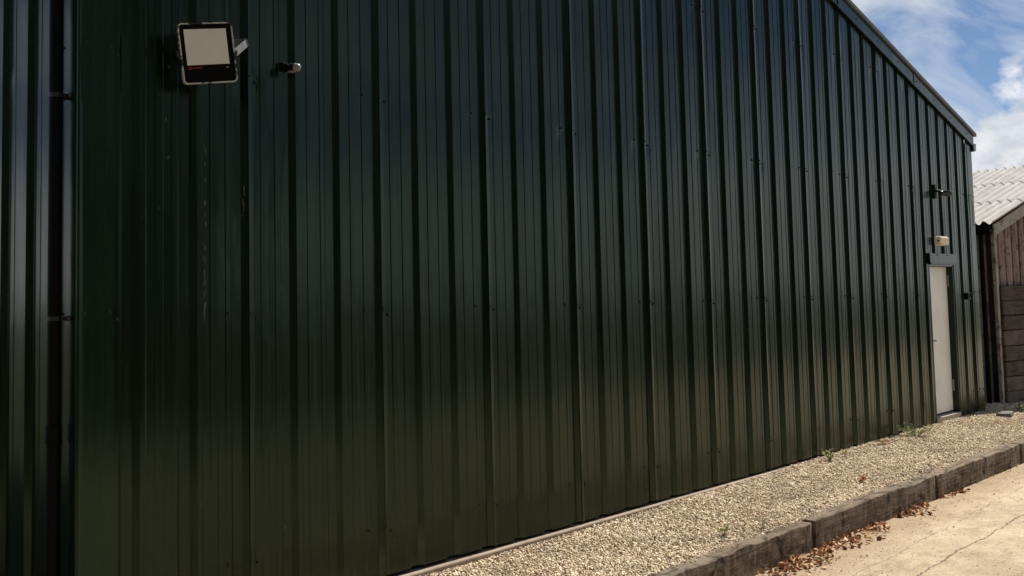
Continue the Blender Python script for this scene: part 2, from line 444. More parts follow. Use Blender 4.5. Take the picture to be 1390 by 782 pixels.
MB().prism([(0.06, 0), (11.40, 0), (11.40, 2.10), (12.33, 2.10), (12.33, 0), (BX-.07, 0), (BX-.07, EAVE+.02), (BX/2, EAVE+SL*BX/2), (.06, EAVE+.02)], .16, .2, lambda p, q, t: (p, t, q)).build('inner_lining', INNER, bld)
# roof slabs
for s in (0, 1):
    f = (lambda p, q, t: (p, t, q)) if s == 0 else (lambda p, q, t: (BX-p, t, q))
    top = .175
    a = -.10
    MB().prism([(a, EAVE+SL*a+top), (BX/2, EAVE+SL*BX/2+top), (BX/2, EAVE+SL*BX/2+top+.045), (a, EAVE+SL*a+top+.045)], -.055, BY+.05, f).build('roof_slope', ROOFM, bld)
    # verge flashing: face with a folded drip lip
    vf = MB()
    vf.prism([(-.03, EAVE-.03*SL), (BX/2, EAVE+SL*BX/2), (BX/2, EAVE+SL*BX/2+.172), (-.03, EAVE-.03*SL+.172)], -.030, -.016, f)
    vf.prism([(-.03, EAVE-.03*SL), (BX/2, EAVE+SL*BX/2), (BX/2, EAVE+SL*BX/2+.018), (-.03, EAVE-.03*SL+.018)], -.036, -.0305, f)
    vf.prism([(-.03, EAVE-.03*SL+.02), (BX/2, EAVE+SL*BX/2+.02), (BX/2, EAVE+SL*BX/2+.026), (-.03, EAVE-.03*SL+.026)], -.0155, .02, f)
    vf.build('verge_flashing', GREEN, bld)
    for xj in (2.1, 4.3):
        MB().prism([(xj, EAVE+SL*xj-.004), (xj+.05, EAVE+SL*(xj+.05)-.004), (xj+.05, EAVE+SL*(xj+.05)+.171), (xj, EAVE+SL*xj+.171)], -.0375, -.0362, f).build('flashing_joint', GREEN, bld)
    # eaves gutter with its end cap
    xo = BX+.012
    g = f
    gut = MB(); poly = [(-.012, EAVE+.04), (-.012, EAVE-.06), (-.05, EAVE-.075), (-.10, EAVE-.06), (-.12, EAVE+.04), (-.115, EAVE+.04), (-.096, EAVE-.055), (-.05, EAVE-.068), (-.018, EAVE-.055), (-.018, EAVE+.04)]
    gut.prism(poly, -.03, BY, f)
    go = gut.build('eaves_gutter', GREEN, bld)
    MB().prism(poly[:5], -.036, -.0305, f).build('end_cap', GREYM, go)
# corner flashings
def corner(name, xa, sgn, zt):
    w = .196; t = .0035
    arc = [(xa+sgn*(-t+.012-.012*math.cos(a)), -t+.012-.012*math.sin(a)) for a in [R(x) for x in (0, 22, 45, 68, 90)]]
    poly = [(xa-sgn*t, .2)] + arc + [(xa+sgn*w, -t), (xa+sgn*w, -.0008), (xa+sgn*.009, -.0008), (xa-sgn*.0008, .009), (xa-sgn*.0008, .2)]
    return MB().prism(poly, 0.0, zt, lambda p, q, z: (p, q, z))
corner('l', 0, 1, 2.786).build('corner_flashing', GREENT, bld)
corner('l', 0, 1, EAVE+.03).v
c2 = corner('l', 0, 1, EAVE+.03); c2.v = [(x-.0012, y-.0012, max(z, 2.775)) for x, y, z in c2.v]; c2.build('corner_flashing', GREENT, bld)
corner('r', BX, -1, EAVE).build('corner_flashing', GREENT, bld)
MB().box((BX-.095, -.0065, 2.62), (BX-.089, -.0037, 2.99)).build('cable_strip', BLACKP, bld)  # dark strip stands in for the dark vertical slot in this trim
# plinth
MB().bbox((.02, -.038, -.4), (11.42, .3, -.022), .010).build('plinth', CONC, bld)
MB().bbox((12.31, -.05, -.4), (BX-.01, .3, -.032), .008).build('plinth', CONC, bld)
# screws (a few pixels each): joined
scr = MB(); dents = []
def screw(x, y, z, ax):
    o = Vector((x, y, z)); n = Vector(ax); a = n.orthogonal().normalized(); c = n.cross(a)
    for r, h0, h1 in ((.0095, 0, .0025), (.0055, .0025, .008)):
        k = 6
        vs = [o + (a*math.cos(i*math.pi/3)+c*math.sin(i*math.pi/3))*r + n*h for h in (h0, h1) for i in range(k)]
        scr.add(vs, [(i, (i+1) % k, (i+1) % k+k, i+k) for i in range(k)] + [tuple(range(k, 2*k))])
for zr in (.296, 1.671, 3.052, 4.432):
    for k in range(2, 39, 3):
        x = FACE0 + k*P
        if zr > Hx(x)-.05: continue
        if D0-.15 < x < D1+.1 and zr < 2.2: continue
        for dx, dz in ((-.134, .004), (.010, .008), (.056, -.022)):
            screw(x+dx+rng.uniform(-.006, .006), -.001, zr+dz+rng.uniform(-.008, .008), (0, -1, 0))
    if zr < EAVE:
        for x in (.035, .165): screw(x, -.0045, zr+.03+rng.uniform(-.01, .01), (0, -1, 0))
        screw(.21, -.001, zr, (0, -1, 0)); screw(BX-.04, -.0045, zr, (0, -1, 0)); screw(BX-.16, -.0045, zr+.01, (0, -1, 0))
        screw(-.0045, .157, zr+.03, (-1, 0, 0))
        for j in range(1, 14): screw(-.001, .299+.10+j*P*2, zr, (-1, 0, 0))
for i in range(11):
    for sg in (0, 1):
        x = .25 + i*.6; screw(BX-x if sg else x, -.030, EAVE+SL*x+.09, (0, -1, 0))
setp(scr.build('fixing_screws', SCREW, bld), kind='stuff')

# chips and scratches in the paint
pc = MB(); rgs = random.Random(31)
def chip(x, y, ln):
    d = camray(x, y); q = CAMP + d*((-.002-CAMP.y)/d.y); w = rgs.uniform(.0012, .0032)
    pc.add([(q.x, -.0012, q.z), (q.x+w, -.0012, q.z+.004), (q.x+w*.6, -.0012, q.z-ln*.6), (q.x+w*.2, -.0012, q.z-ln)], [(0, 1, 2, 3)])
for _ in range(26): chip(278+rgs.gauss(0, .9), rgs.uniform(195, 432), rgs.uniform(.012, .06))
for _ in range(9): chip(331+rgs.gauss(0, .8), rgs.uniform(245, 300), rgs.uniform(.01, .04))
for x, y, ln in ((380, 486, .06), (381, 390, .015), (229, 90, .015), (225, 160, .03), (228, 212, .02), (212, 92, .012), (536, 731, .015), (427, 735, .02), (640, 738, .012), (877, 660, .016), (880, 672, .01), (1019, 579, .016), (660, 150, .02), (705, 340, .02)): chip(x, y, ln)
setp(pc.build('paint_chips', simple('bare_primer', (.20, .20, .18), .7, .2), bld, False), kind='stuff')

# downpipe on the side wall
px, py = -.062, .118
dp = MB().tube([(px, py, -.2), (px, py, EAVE-.12), (px-.0, py, EAVE-.05)], .0335, 20).build('downpipe', BLACKP, bld)
for z in (2.82, 1.681):
    c = MB(); c.tube([(px, py, z-.011), (px, py, z+.011)], .0365, 20)
    c.box((-.012, py-.070, z-.013), (-.0045, py+.075, z+.013)); c.box((px-.006, py-.03, z-.01), (-.006, py-.022, z+.01)); c.box((px-.006, py+.022, z-.01), (-.006, py+.03, z+.01))
    c.build('pipe_bracket', BLACKM, dp)
    MB().tube([(-.0045, py-.052, z), (-.017, py-.052, z)], .007, 8).build('bracket_screw', GREYM, dp)
c = MB(); c.tube([(px, py, 1.06), (px, py, 1.145)], .0385, 20)
for z in (1.066, 1.14): c.tube([(px, py, z-.003), (px, py, z+.003)], .0405, 20)
c.build('pipe_collar', BLACKP, dp)

# doorway
dr = MB().bbox((D0+.012, .085, DZ0+.012), (D1-.012, .13, DZ1-.03), .003).build('door', DOORM, bld)
for z in (1.84, .42, 1.13):
    h = MB().bbox((D1-.030, .066, z-.075), (D1-.004, .084, z+.075), .003); h.tube([(D1-.014, .062, z-.08), (D1-.014, .062, z+.08)], .008, 8); 
    if z != 1.13: h.build('hinge', GREYM, dr)
h = MB().bbox((D0+.07, .07, .98), (D0+.11, .084, 1.12), .004); h.tube([(D0+.09, .084, 1.05), (D0+.09, .035, 1.05), (D0+.20, .035, 1.05)], .009, 8); h.build('handle', BLACKM, dr)
fr = MB(); fr.box((D0-.012, .002, DZ0-.06), (D0+.010, .14, DZ1)); fr.box((D1-.003, .002, DZ0-.06), (D1+.012, .14, DZ1)); fr.box((D0-.012, .002, DZ1-.026), (D1+.012, .14, DZ1-.0)); fr.build('door_frame', GREEN, bld)
MB().bbox((D0-.005, -.012, -.1), (D1+.01, .15, DZ0-.012), .006).build('door_sill', SILLM, bld)
hd = MB(); hd.prism([(0.0, 2.205), (-.042, 2.200), (-.044, 2.078), (-.036, 2.078), (-.035, 2.190), (0, 2.195)], D0-.075, D1+.01, lambda p, q, t: (t, p, q))
hd.box((D0-.0752, -.043, 2.078), (D0-.072, -.001, 2.200)); hd.box((D0-.02, -.034, 2.06), (D1+.012, -.002, 2.085))
ho = hd.build('door_hood', GREEN, bld)
for x in (D0+.18, D0+.55): MB().tube([(x, -.0425, 2.182), (x, -.05, 2.182)], .008, 8).build('hood_screw', SCREW, ho)

# ------------------------------------------------------------------ floodlight
lw, lh, lroll, ltilt, lyaw = .296, .327, .141, .10, -.30
u = Vector((math.cos(lroll), 0, math.sin(lroll))); v = Vector((-math.sin(lroll), 0, math.cos(lroll))); n_ = Vector((0, -1, 0))
v2 = v*math.cos(ltilt) + n_*math.sin(ltilt); n2v = n_*math.cos(ltilt) - v*math.sin(ltilt)
RZ = Matrix.Rotation(lyaw, 3, 'Z'); u, v2, n2v = RZ @ u, RZ @ v2, RZ @ n2v
FC = Vector((.636, -.18, 3.099))
FM = Matrix((u, v2, n2v)).transposed().to_4x4(); FM.translation = FC
fl = empty('floodlight', (.636, 0, 3.1)); fl_inv = Matrix.Translation((-.636, 0, -3.1))
setp(fl, 'black square floodlight with scuffed silver rim and cream lens on green wall', 'floodlight')
def rrect(w, h, r, n=5):
    out = []
    for cx, cy, a0 in ((w/2-r, h/2-r, 0), (-w/2+r, h/2-r, 90), (-w/2+r, -h/2+r, 180), (w/2-r, -h/2+r, 270)):
        out += [(cx+r*math.cos(R(a0+90*i/n)), cy+r*math.sin(R(a0+90*i/n))) for i in range(n+1)]
    return out
FL = lambda p, q, t: fl_inv @ (FM @ Vector((p, q, t)))
def ring(mb, outer, inner, z0, z1, fn):
    n = len(outer)
    vs = [fn(p, q, z1) for p, q in outer] + [fn(p, q, z1) for p, q in inner] + [fn(p, q, z0) for p, q in outer] + [fn(p, q, z0) for p, q in inner]
    fs = []
    for i in range(n):
        j = (i+1) % n
        fs += [(i, j, n+j, n+i), (2*n+i, 2*n+j, j, i), (n+i, n+j, 3*n+j, 3*n+i), (2*n+i, 3*n+i, 3*n+j, 2*n+j)]
    mb.add(vs, fs)
mb = MB(); mb.prism(rrect(lw-.012, lh-.012, .02), -.030, -.002, FL); mb.prism(rrect(lw-.07, lh-.09, .02), -.062, -.031, FL); hs = mb.build('housing', BLACKM, fl)
for i in range(9):
    x = -lw/2 + .034 + i*(lw-.068)/8
    q = MB(); q.box((x-.002, -lh/2+.03, -.058), (x+.002, lh/2-.03, -.0305), fl_inv @ FM); q.build('cooling_fin', BLACKM, hs)
for i in range(8):
    y = lh/2-.03 - i*.028
    q = MB(); q.box((-lw/2-.004, y-.006, -.034), (-lw/2+.0055, y+.006, -.004), fl_inv @ FM); q.build('cooling_fin', BLACKM, hs)
mb = MB(); ring(mb, rrect(lw, lh, .024), rrect(lw-.014, lh-.014, .018), -.028, .006, FL); mb.build('rim', WORN, fl)
mb = MB(); mb.prism(rrect(lw-.0145, lh-.0145, .017), -.0015, .0005, FL); mb.build('glass_border', BLACKP, fl)
mb = MB(); mb.prism([(-.118, -.062), (.112, -.062), (.112, .130), (-.118, .130)], .001, .0025, FL); mb.build('lens', CREAM, fl)
mb = MB(); cx, cy = -.106, -.078
ring(mb, [(cx+.0085*math.cos(a), cy+.0085*math.sin(a)) for a in [i*math.pi/6 for i in range(12)]], [(cx+.0055*math.cos(a), cy+.0055*math.sin(a)) for a in [i*math.pi/6 for i in range(12)]], .001, .0016, FL)
for i in range(6):
    x = -.090 + i*.0095; hgt = (.011, .009, .009, .009, .013, .013)[i]
    mb.box((x, -.083, .001), (x+.0025, -.083+hgt, .0016), fl_inv @ FM)
    if i < 4: mb.box((x+.0026, -.0765, .001), (x+.006, -.0742, .0016), fl_inv @ FM)
mb.build('logo', REDM, fl)
mb = MB(); mb.box((.092, -.084, .001), (.106, -.076, .0016), fl_inv @ FM); mb.build('rating_mark', GREYM, fl)
pv = FM @ Vector((lw/2+.012, .0, -.022)); pl = FM @ Vector((-lw/2-.012, .0, -.022))
wR = Vector((1.00, -.012, 3.252)); wL = Vector((.72, -.012, 3.19))
def strap(mb, a, bq, wdir, hw, th=.004):
    a, bq = Vector(a), Vector(bq); d = (bq-a).normalized(); w_ = (wdir - d*wdir.dot(d)).normalized(); k = d.cross(w_)
    vs = [p_ + w_*s1*hw + k*s2*th/2 for p_ in (a, bq) for s1, s2 in ((-1, -1), (1, -1), (1, 1), (-1, 1))]
    vs = [fl_inv @ x for x in vs]
    mb.add(vs, [(0, 1, 2, 3), (7, 6, 5, 4), (0, 4, 5, 1), (1, 5, 6, 2), (2, 6, 7, 3), (3, 7, 4, 0)])
mb = MB(); strap(mb, pv, wR, Vector((-.3, 0, 1)), .021); strap(mb, pl, wL, Vector((-.3, 0, 1)), .021); strap(mb, wL, wR, Vector((0, 0, 1)), .021, .005)
mb.box((.83-.636, -.010, 3.20-3.1), (.89-.636, -.001, 3.25-3.1))
mb.build('bracket', BRKT, fl)
for s, pp in ((1, pv), (-1, pl)):
    mb = MB(); mb.tube([fl_inv @ (pp - u*s*.014), fl_inv @ (pp + u*s*.006)], .013, 10); mb.build('pivot_bolt', BLACKM, fl)
mb = MB(); mb.tube([FL(-.02, -.08, -.058), fl_inv @ Vector((.655, -.05, 2.99)), fl_inv @ Vector((.652, .022, 2.93)), fl_inv @ Vector((.652, .026, 2.8)), fl_inv @ Vector((.652, .026, 2.45))], .0045, 7); mb.build('cable', BLACKP, fl)

# ------------------------------------------------------------------ small sensor by the floodlight
se = empty('security_sensor', (1.27, 0, 3.14)); T = lambda x, y, z: (x-1.27, y, z-3.14)
setp(se, 'small black wall sensor with round pale grey end beside the floodlight', 'sensor')
mb = MB(); mb.bbox(T(1.222, -.035, 3.112), T(1.268, -.0005, 3.168), .006); mb.bbox(T(1.235, -.07, 3.118), T(1.275, -.0355, 3.150), .006); mb.build('mount', BLACKP, se)
mb = MB(); a = Vector(T(1.245, -.075, 3.136)); d = Vector((.62, -.75, -.18)).normalized()
mb.tube([a, a+d*.03], .019, 14); mb.build('swivel', BLACKP, se)
mb = MB(); mb.tube([a+d*.0305, a+d*.05, a+d*.062, a+d*.069, a+d*.071], [.024, .025, .022, .012, .001], 16); mb.build('pale_cap', WHITEP, se)
mb = MB(); mb.box(T(1.25, -.085, 3.106), T(1.29, -.045, 3.1105)); mb.build('lower_lip', WHITEP, se)

# far camera above the door
sc2 = empty('security_camera', (11.80, 0, 3.03)); T = lambda x, y, z: Vector((x-11.80, y, z-3.03))
setp(sc2, 'black bullet security camera on a bracket above the door', 'camera')
mb = MB(); mb.bbox(T(11.70, -.02, 2.94), T(11.78, -.0005, 3.13), .006); mb.build('mount', BLACKP, sc2)
MB().tube([T(11.74, -.0205, 3.105), T(11.74, -.026, 3.105)], .010, 8).build('mount_screw', GREYM, sc2)
mb = MB(); mb.tube([T(11.74, -.02, 3.04), T(11.75, -.07, 3.04), T(11.78, -.10, 3.015)], .017, 10); mb.build('arm', BLACKP, sc2)
mb = MB(); a = T(11.74, -.085, 3.01); d = Vector((.86, -.45, -.10)).normalized(); mb.tube([a, a+d*.02, a+d*.15, a+d*.16], [.025, .034, .034, .03], 14); bd = mb.build('body', BLACKM, sc2)
mb = MB(); mb.tube([a+d*.1605, a+d*.165], .026, 14); mb.build('lens', GREYM, sc2)
mb = MB(); q = a + d*.10 + Vector((0, 0, .037)); strapv = []
sdv = d.cross(Vector((0, 0, 1))).normalized(); upv = sdv.cross(d)
mb.add([q - d*.07 - sdv*.034, q + d*.10 - sdv*.034, q + d*.10 + upv*.008, q - d*.07 + upv*.008, q + d*.10 + sdv*.034, q - d*.07 + sdv*.034], [(0, 1, 2, 3), (3, 2, 4, 5)]); mb.build('sun_shield', WHITEP, sc2, False)

# bulkhead light over the door
bl = empty('bulkhead_light', (11.80, 0, 2.37)); T = lambda x, y, z: (x-11.80, y, z-2.37)
setp(bl, 'yellowed cream bulkhead light fixed over the white door', 'wall light')
MB().bbox(T(11.655, -.030, 2.310), T(11.965, -.0005, 2.435), .006).build('base', BULK, bl)
df = MB().bbox(T(11.662, -.088, 2.316), T(11.958, -.0302, 2.429), .018, seg=3).build('diffuser', BULK, bl)
for i in range(7): MB().box(T(11.70+i*.034, -.0905, 2.335), T(11.708+i*.034, -.0875, 2.41)).build('lens_ridge', BULK, df)
MB().tube([T(11.6625, -.055, 2.372), T(11.655, -.055, 2.372)], .012, 8).build('fixing_plug', BLACKP, bl)

# small black box right of the door
bx = empty('key_box', (12.73, 0, 1.62)); T = lambda x, y, z: (x-12.73, y, z-1.62)
setp(bx, 'small black box fixed to green wall at right of the door', 'box')
MB().bbox(T(12.68, -.05, 1.575), T(12.77, -.0005, 1.665), .006).build('case', BLACKP, bx)
MB().box(T(12.675, -.056, 1.666), T(12.775, -.0005, 1.671)).build('cover', GREYM, bx)
MB().bbox(T(12.745, -.056, 1.58), T(12.765, -.0503, 1.60), .002).build('latch', GREYM, bx)

# ------------------------------------------------------------------ railway sleepers
def sleeper(xa, xb, dy, zt, seed, label):
    rg = random.Random(seed); L_ = xb-xa-.036
    nx, prof = 60, []
    w, h = .135, zt-ZY
    ring_ = []
    r = .012
    for (cy, cz, a0) in ((r, h-r, 90), (w-r, h-r, 0)):
        pass
    sec = [(0, 0), (0, h*.33), (0, h*.66), (0, h-.010), (.002, h-.003), (.010, h), (w*.45, h), (w*.75, h), (w-.015, h), (w-.003, h-.012), (w, h-.03), (w, 0)]
    n = len(sec); vs = []; ph = [rg.uniform(0, 6) for _ in range(8)]
    chips = [(rg.uniform(0, L_), rg.uniform(.05, .25), rg.uniform(.003, .011)) for _ in range(12)]
    for i in range(nx+1):
        x = L_*i/nx
        wob = .005*math.sin(2.1*x+ph[0]) + .003*math.sin(6.3*x+ph[1])
        top = .004*math.sin(3.1*x+ph[2]) + .003*math.sin(9*x+ph[3])
        chip = sum(dd*max(0, 1-abs(x-cx)/ww)**.7 for cx, ww, dd in chips)
        e = min(x, L_-x); er = .006*max(0, 1-e/.03)
        for k, (yy, zz) in enumerate(sec):
            dyk = rg.uniform(-.0025, .0025); dzk = rg.uniform(-.002, .002)
            y_, z_ = yy+wob+dyk, zz+(top if zz > h*.5 else 0)+dzk
            if k in (3, 4, 5): z_ -= chip*(.5, 1, .7)[k-3]; y_ += chip*(.3, .6, .4)[k-3]
            if e < .03: y_ += er if yy < w/2 else -er; z_ -= er if zz > h/2 else 0
            vs.append((x-L_/2, y_, max(z_, 0)))
    fs = [(i*n+k, i*n+(k+1) % n, (i+1)*n+(k+1) % n, (i+1)*n+k) for i in range(nx) for k in range(n)]
    mb = MB(); mb.add(vs, fs + [tuple(range(n)), tuple(nx*n+k for k in reversed(range(n)))])
    o = mb.build('railway_sleeper', SLEEP); o.location = ((xa+xb)/2, -1.245+dy, ZY-.001)
    setp(o, label, 'sleeper', 'sleepers edging the gravel strip')
JT = [.20, 2.79, 5.38, 7.97, 10.56, 13.15, 15.74]
labs = ['weathered timber sleeper ending beyond the leaf pile, away from the shed',
        'weathered brown timber sleeper with a thick leaf drift and small weed at its foot',
        'dark timber sleeper with gravel chips and lichen spilling over its top edge',
        'pale brown timber sleeper with a few dry leaves at its joint end',
        'end of a timber sleeper next along from the pale brown one, level with the door',
        'timber sleeper edging the gravel in front of the wooden shed']
for i in range(6):
    sleeper(JT[i], JT[i+1], (.018, .010, .002, -.006, -.014, -.02)[i], (-.070, -.072, -.060, -.066, -.066, -.066)[i], 11+i, labs[i])

# ------------------------------------------------------------------ gravel stones (uncountable)
def stones(name, cnt, seed, sampler, smin, smax, m, kind='stuff'):
    g = np.random.default_rng(seed)
    t = (1+5**.5)/2
    ico = np.array([(-1,t,0),(1,t,0),(-1,-t,0),(1,-t,0),(0,-1,t),(0,1,t),(0,-1,-t),(0,1,-t),(t,0,-1),(t,0,1),(-t,0,-1),(-t,0,1)], float); ico /= np.linalg.norm(ico[0])
    icf = np.array([(0,11,5),(0,5,1),(0,1,7),(0,7,10),(0,10,11),(1,5,9),(5,11,4),(11,10,2),(10,7,6),(7,1,8),(3,9,4),(3,4,2),(3,2,6),(3,6,8),(3,8,9),(4,9,5),(2,4,11),(6,2,10),(8,6,7),(9,8,1)])
    pos = sampler(g, cnt); cnt = len(pos)
    s = (smin + (smax-smin)*g.random((cnt, 1))**1.5) * g.uniform(.55, 1.2, (cnt, 3)) * np.array([1, 1, .75])
    s = np.where(g.random((cnt, 1)) < .025, s*1.7, s)
    V = ico[None]*(1+g.uniform(-.28, .28, (cnt, 12, 1)))
    V = V*s[:, None, :]
    q = g.normal(size=(cnt, 4)); q /= np.linalg.norm(q, axis=1, keepdims=True); w, x, y, z = q.T
    Rm = np.stack([1-2*(y*y+z*z), 2*(x*y-w*z), 2*(x*z+w*y), 2*(x*y+w*z), 1-2*(x*x+z*z), 2*(y*z-w*x), 2*(x*z-w*y), 2*(y*z+w*x), 1-2*(x*x+y*y)], 1).reshape(cnt, 3, 3)
    V = np.einsum('nij,nkj->nki', Rm, V) + pos[:, None, :]
    F = (icf[None] + (np.arange(cnt)*12)[:, None, None]).reshape(-1, 3)
    me = bpy.data.meshes.new(name); V = V.reshape(-1, 3)
    me.vertices.add(len(V)); me.vertices.foreach_set('co', V.ravel())
    me.loops.add(F.size); me.loops.foreach_set('vertex_index', F.ravel().astype(np.int32))
    me.polygons.add(len(F)); me.polygons.foreach_set('loop_start', np.arange(0, F.size, 3, dtype=np.int32)); me.polygons.foreach_set('loop_total', np.full(len(F), 3, np.int32))
    me.update(calc_edges=True); me.materials.append(m)
    return link(name, me)
def gz_arr(x, y):
    zw = np.interp(x, [0, 3.2, 7, 9, 13.3, 18], [-.062, -.062, -.030, -.010, -.006, -.03])
    return zw + (-.082-zw)*np.clip(-y/1.1, 0, 1)
def samp(g, n):
    x = 1.2 + 14.5*g.random(n)**1.25
    y = -1.135 + g.random(n)*1.125
    far = x > 13.35
    y[far] = -1.135 + g.random(far.sum())*1.5
    und = .010*np.sin(x*2.3+1)*np.sin(y*5+.5) + .006*np.sin(x*6.1)*np.sin(y*9+2)
    z = gz_arr(x, y) + und*np.clip(-y*8, 0, 1) + g.uniform(-.006, .010, n)
    return np.stack([x, y, z], 1)
setp(stones('gravel', 125000, 3, samp, .0040, .0115, GRAV), 'loose pale cream gravel filling the strip between wall and sleepers', 'gravel', kind='stuff')
# chips on the sleeper tops and a scatter of grit on the yard
def samp2(g, n):
    x = 2.9 + 10*g.random(n); y = -1.12 - np.abs(g.normal(size=n))*.035
    keep = (g.random(n) < np.where((x > 5.4) & (x < 8.1), 1.0, .22)) & (y > -1.225)
    x, y = x[keep], y[keep]
    return np.stack([x, y, np.full(len(x), -.068) + g.uniform(0, .004, len(x))], 1)
setp(stones('stray_chips', 900, 5, samp2, .005, .010, GRAV), 'stray gravel chips lying on the sleeper tops', 'gravel', kind='stuff')
def samp3(g, n):
    x = 4 + 7*g.random(n)**1.2; y = -1.3 - g.random(n)**1.6*1.6
    return np.stack([x, y, np.full(n, ZY+.002)], 1)
setp(stones('yard_grit', 700, 6, samp3, .002, .0055, GRITM), 'small dark grit and crumbs scattered over the concrete yard', 'grit', kind='stuff')

# ------------------------------------------------------------------ dry leaves
def leaf(mb, p, size, rg, up=.5):
    p = Vector(p); q = Matrix.Rotation(rg.uniform(0, 6.28), 3, 'Z') @ Matrix.Rotation(rg.uniform(-up, up), 3, 'X') @ Matrix.Rotation(rg.uniform(-up, up), 3, 'Y')
    c = rg.uniform(.1, .45); w = rg.uniform(.3, .48)
    pts = [(-.5, 0, .02), (-.15, -w, c*.6), (.25, -w*.7, c*.7), (.55, 0, c*.25), (.25, w*.7, c*.7), (-.15, w, c*.6), (0, 0, 0)]
    vs = [p + q @ Vector(v)*size for v in pts]
    mb.add(vs, [(0, 1, 6), (1, 2, 6), (2, 3, 6), (3, 4, 6), (4, 5, 6), (5, 0, 6)])
rg = random.Random(4); mb = MB()
piles = [(4.0, 4.9, .40, 150, .04), (4.7, 5.4, .30, 150, .04), (5.35, 6.6, .20, 230, .05), (6.9, 7.6, .16, 95, .045), (7.95, 8.6, .10, 45, .02), (9, 10.5, .05, 12, .01)]
for xa, xb, wd, cnt, hh in piles:
    for _ in range(cnt):
        t = rg.random(); x = xa+(xb-xa)*t; e = math.sin(math.pi*min(1, max(0, .08+t*.84)))
        y = -1.255 - abs(rg.gauss(0, .55))*wd*e
        z = ZY + .006 + rg.random()*hh*e*max(0, 1-(-1.255-y)/(wd*1.6))
        leaf(mb, (x, y, z), rg.uniform(.015, .055), rg, .9)
for _ in range(60):
    leaf(mb, (rg.uniform(3.6, 9.5), -1.4-abs(rg.gauss(0, .25)), ZY+.006), rg.uniform(.012, .028), rg, .35)
setp(mb.build('leaf_litter', LEAFD, None, False), 'dry orange brown leaves drifted against the foot of the sleepers', 'leaves', kind='stuff')
def one_leaf(px, py, z, size, n, label, seed):
    p = onZ(px, py, z); rg2 = random.Random(seed); mb = MB()
    for i in range(n): leaf(mb, (rg2.uniform(-.03, .03)*n/4, rg2.uniform(-.02, .02), .012+.006*i), size*rg2.uniform(.7, 1.1), rg2, .7)
    o = mb.build('dead_leaf', LEAFD, None, False); o.location = p
    setp(o, label, 'leaf')
one_leaf(1172, 653, GZ(6.9, -.75)+.004, .075, 4, 'curled red brown leaf lying alone in the middle of the gravel', 3)
one_leaf(684, 741, GZ(3.5, -.04)+.006, .045, 2, 'small red leaf at the wall foot on the gravel', 4)
one_leaf(1200, 603, GZ(9, -.1)+.006, .08, 5, 'brown leaves lying against the wall near the large weed', 5)

# ------------------------------------------------------------------ weeds
def weed(px, py, z, hgt, n, label, seed, spread=1.0, at=None):
    p = at or onZ(px, py, z); rg2 = random.Random(seed); mb = MB()
    st = MB()
    for i in range(n):
        a = rg2.uniform(0, 6.28); ln = hgt*rg2.uniform(.5, 1.1); out = spread*rg2.uniform(.2, .9)
        top = Vector((math.cos(a)*out*hgt, math.sin(a)*out*hgt, ln))
        st.tube([(0, 0, -.01), top*.5 + Vector((0, 0, ln*.12)), top], [.0022, .0018, .001], 4)
        for k in range(rg2.randint(3, 5)):
            t = rg2.uniform(.35, 1.0); q = top*t; s = hgt*rg2.uniform(.20, .38)
            d = Vector((rg2.uniform(-1, 1), rg2.uniform(-1, 1), rg2.uniform(-.2, .6))).normalized(); sd_ = d.cross(Vector((0, 0, 1))).normalized()*s*.33
            up_ = Vector((0, 0, s*.12))
            mb.add([q, q+d*s*.45+sd_+up_, q+d*s, q+d*s*.45-sd_+up_, q+d*s*.5], [(0, 1, 4), (1, 2, 4), (2, 3, 4), (3, 0, 4)])
    root = empty('weed', p); setp(root, label, 'weed')
    st.build('stem', WEED, root); mb.build('foliage', WEED, root, False)
weed(1243, 594, -.03, .15, 26, 'largest low green weed growing in gravel left of the door', 1, 2.0)
weed(1127, 627, -.04, .12, 14, 'round leafy green weed in gravel close to the wall', 2, .8)
weed(1146, 619, -.03, .08, 4, 'thin dark weed sprig against the wall beside the round leafy weed', 3, .5)
weed(951, 668, -.05, .12, 8, 'dark green weed at the wall foot, growing over the plinth', 4, .7)
weed(982, 727, -.075, .09, 9, 'tiny bright green weed in the gravel near the leafiest sleeper', 5, 1.1)
weed(1036, 718, -.08, .10, 3, 'thin green sprig against the back edge of the sleeper', 6, .5)
weed(1053, 650, -.05, .035, 6, 'flat olive seedling in the gravel', 7, 1.2)
weed(0, 0, 0, .09, 8, 'dark weed growing between concrete and the leafy sleeper', 8, .6, onZ(1063, 764, ZY))
weed(0, 0, 0, .05, 5, 'tiny weed at the foot of the dark lichened sleeper', 9, .8, onZ(1195, 722, ZY))
weed(1337, 560, -.02, .16, 8, 'pale weed growing at the corner of the green building', 10, .7)
weed(1387, 560, -.04, .15, 9, 'yellow green weed in front of the shed planks', 11, 1.0)
weed(1322, 563, -.01, .06, 7, 'low weed under the green corner flashing', 12, 1.2)

# ------------------------------------------------------------------ wooden shed
SA = R(12); shed = empty('wooden_shed', (14.22, .07, -.05), -SA)
setp(shed, 'timber shed with pale corrugated roof, upright boards above stacked planks', 'shed')
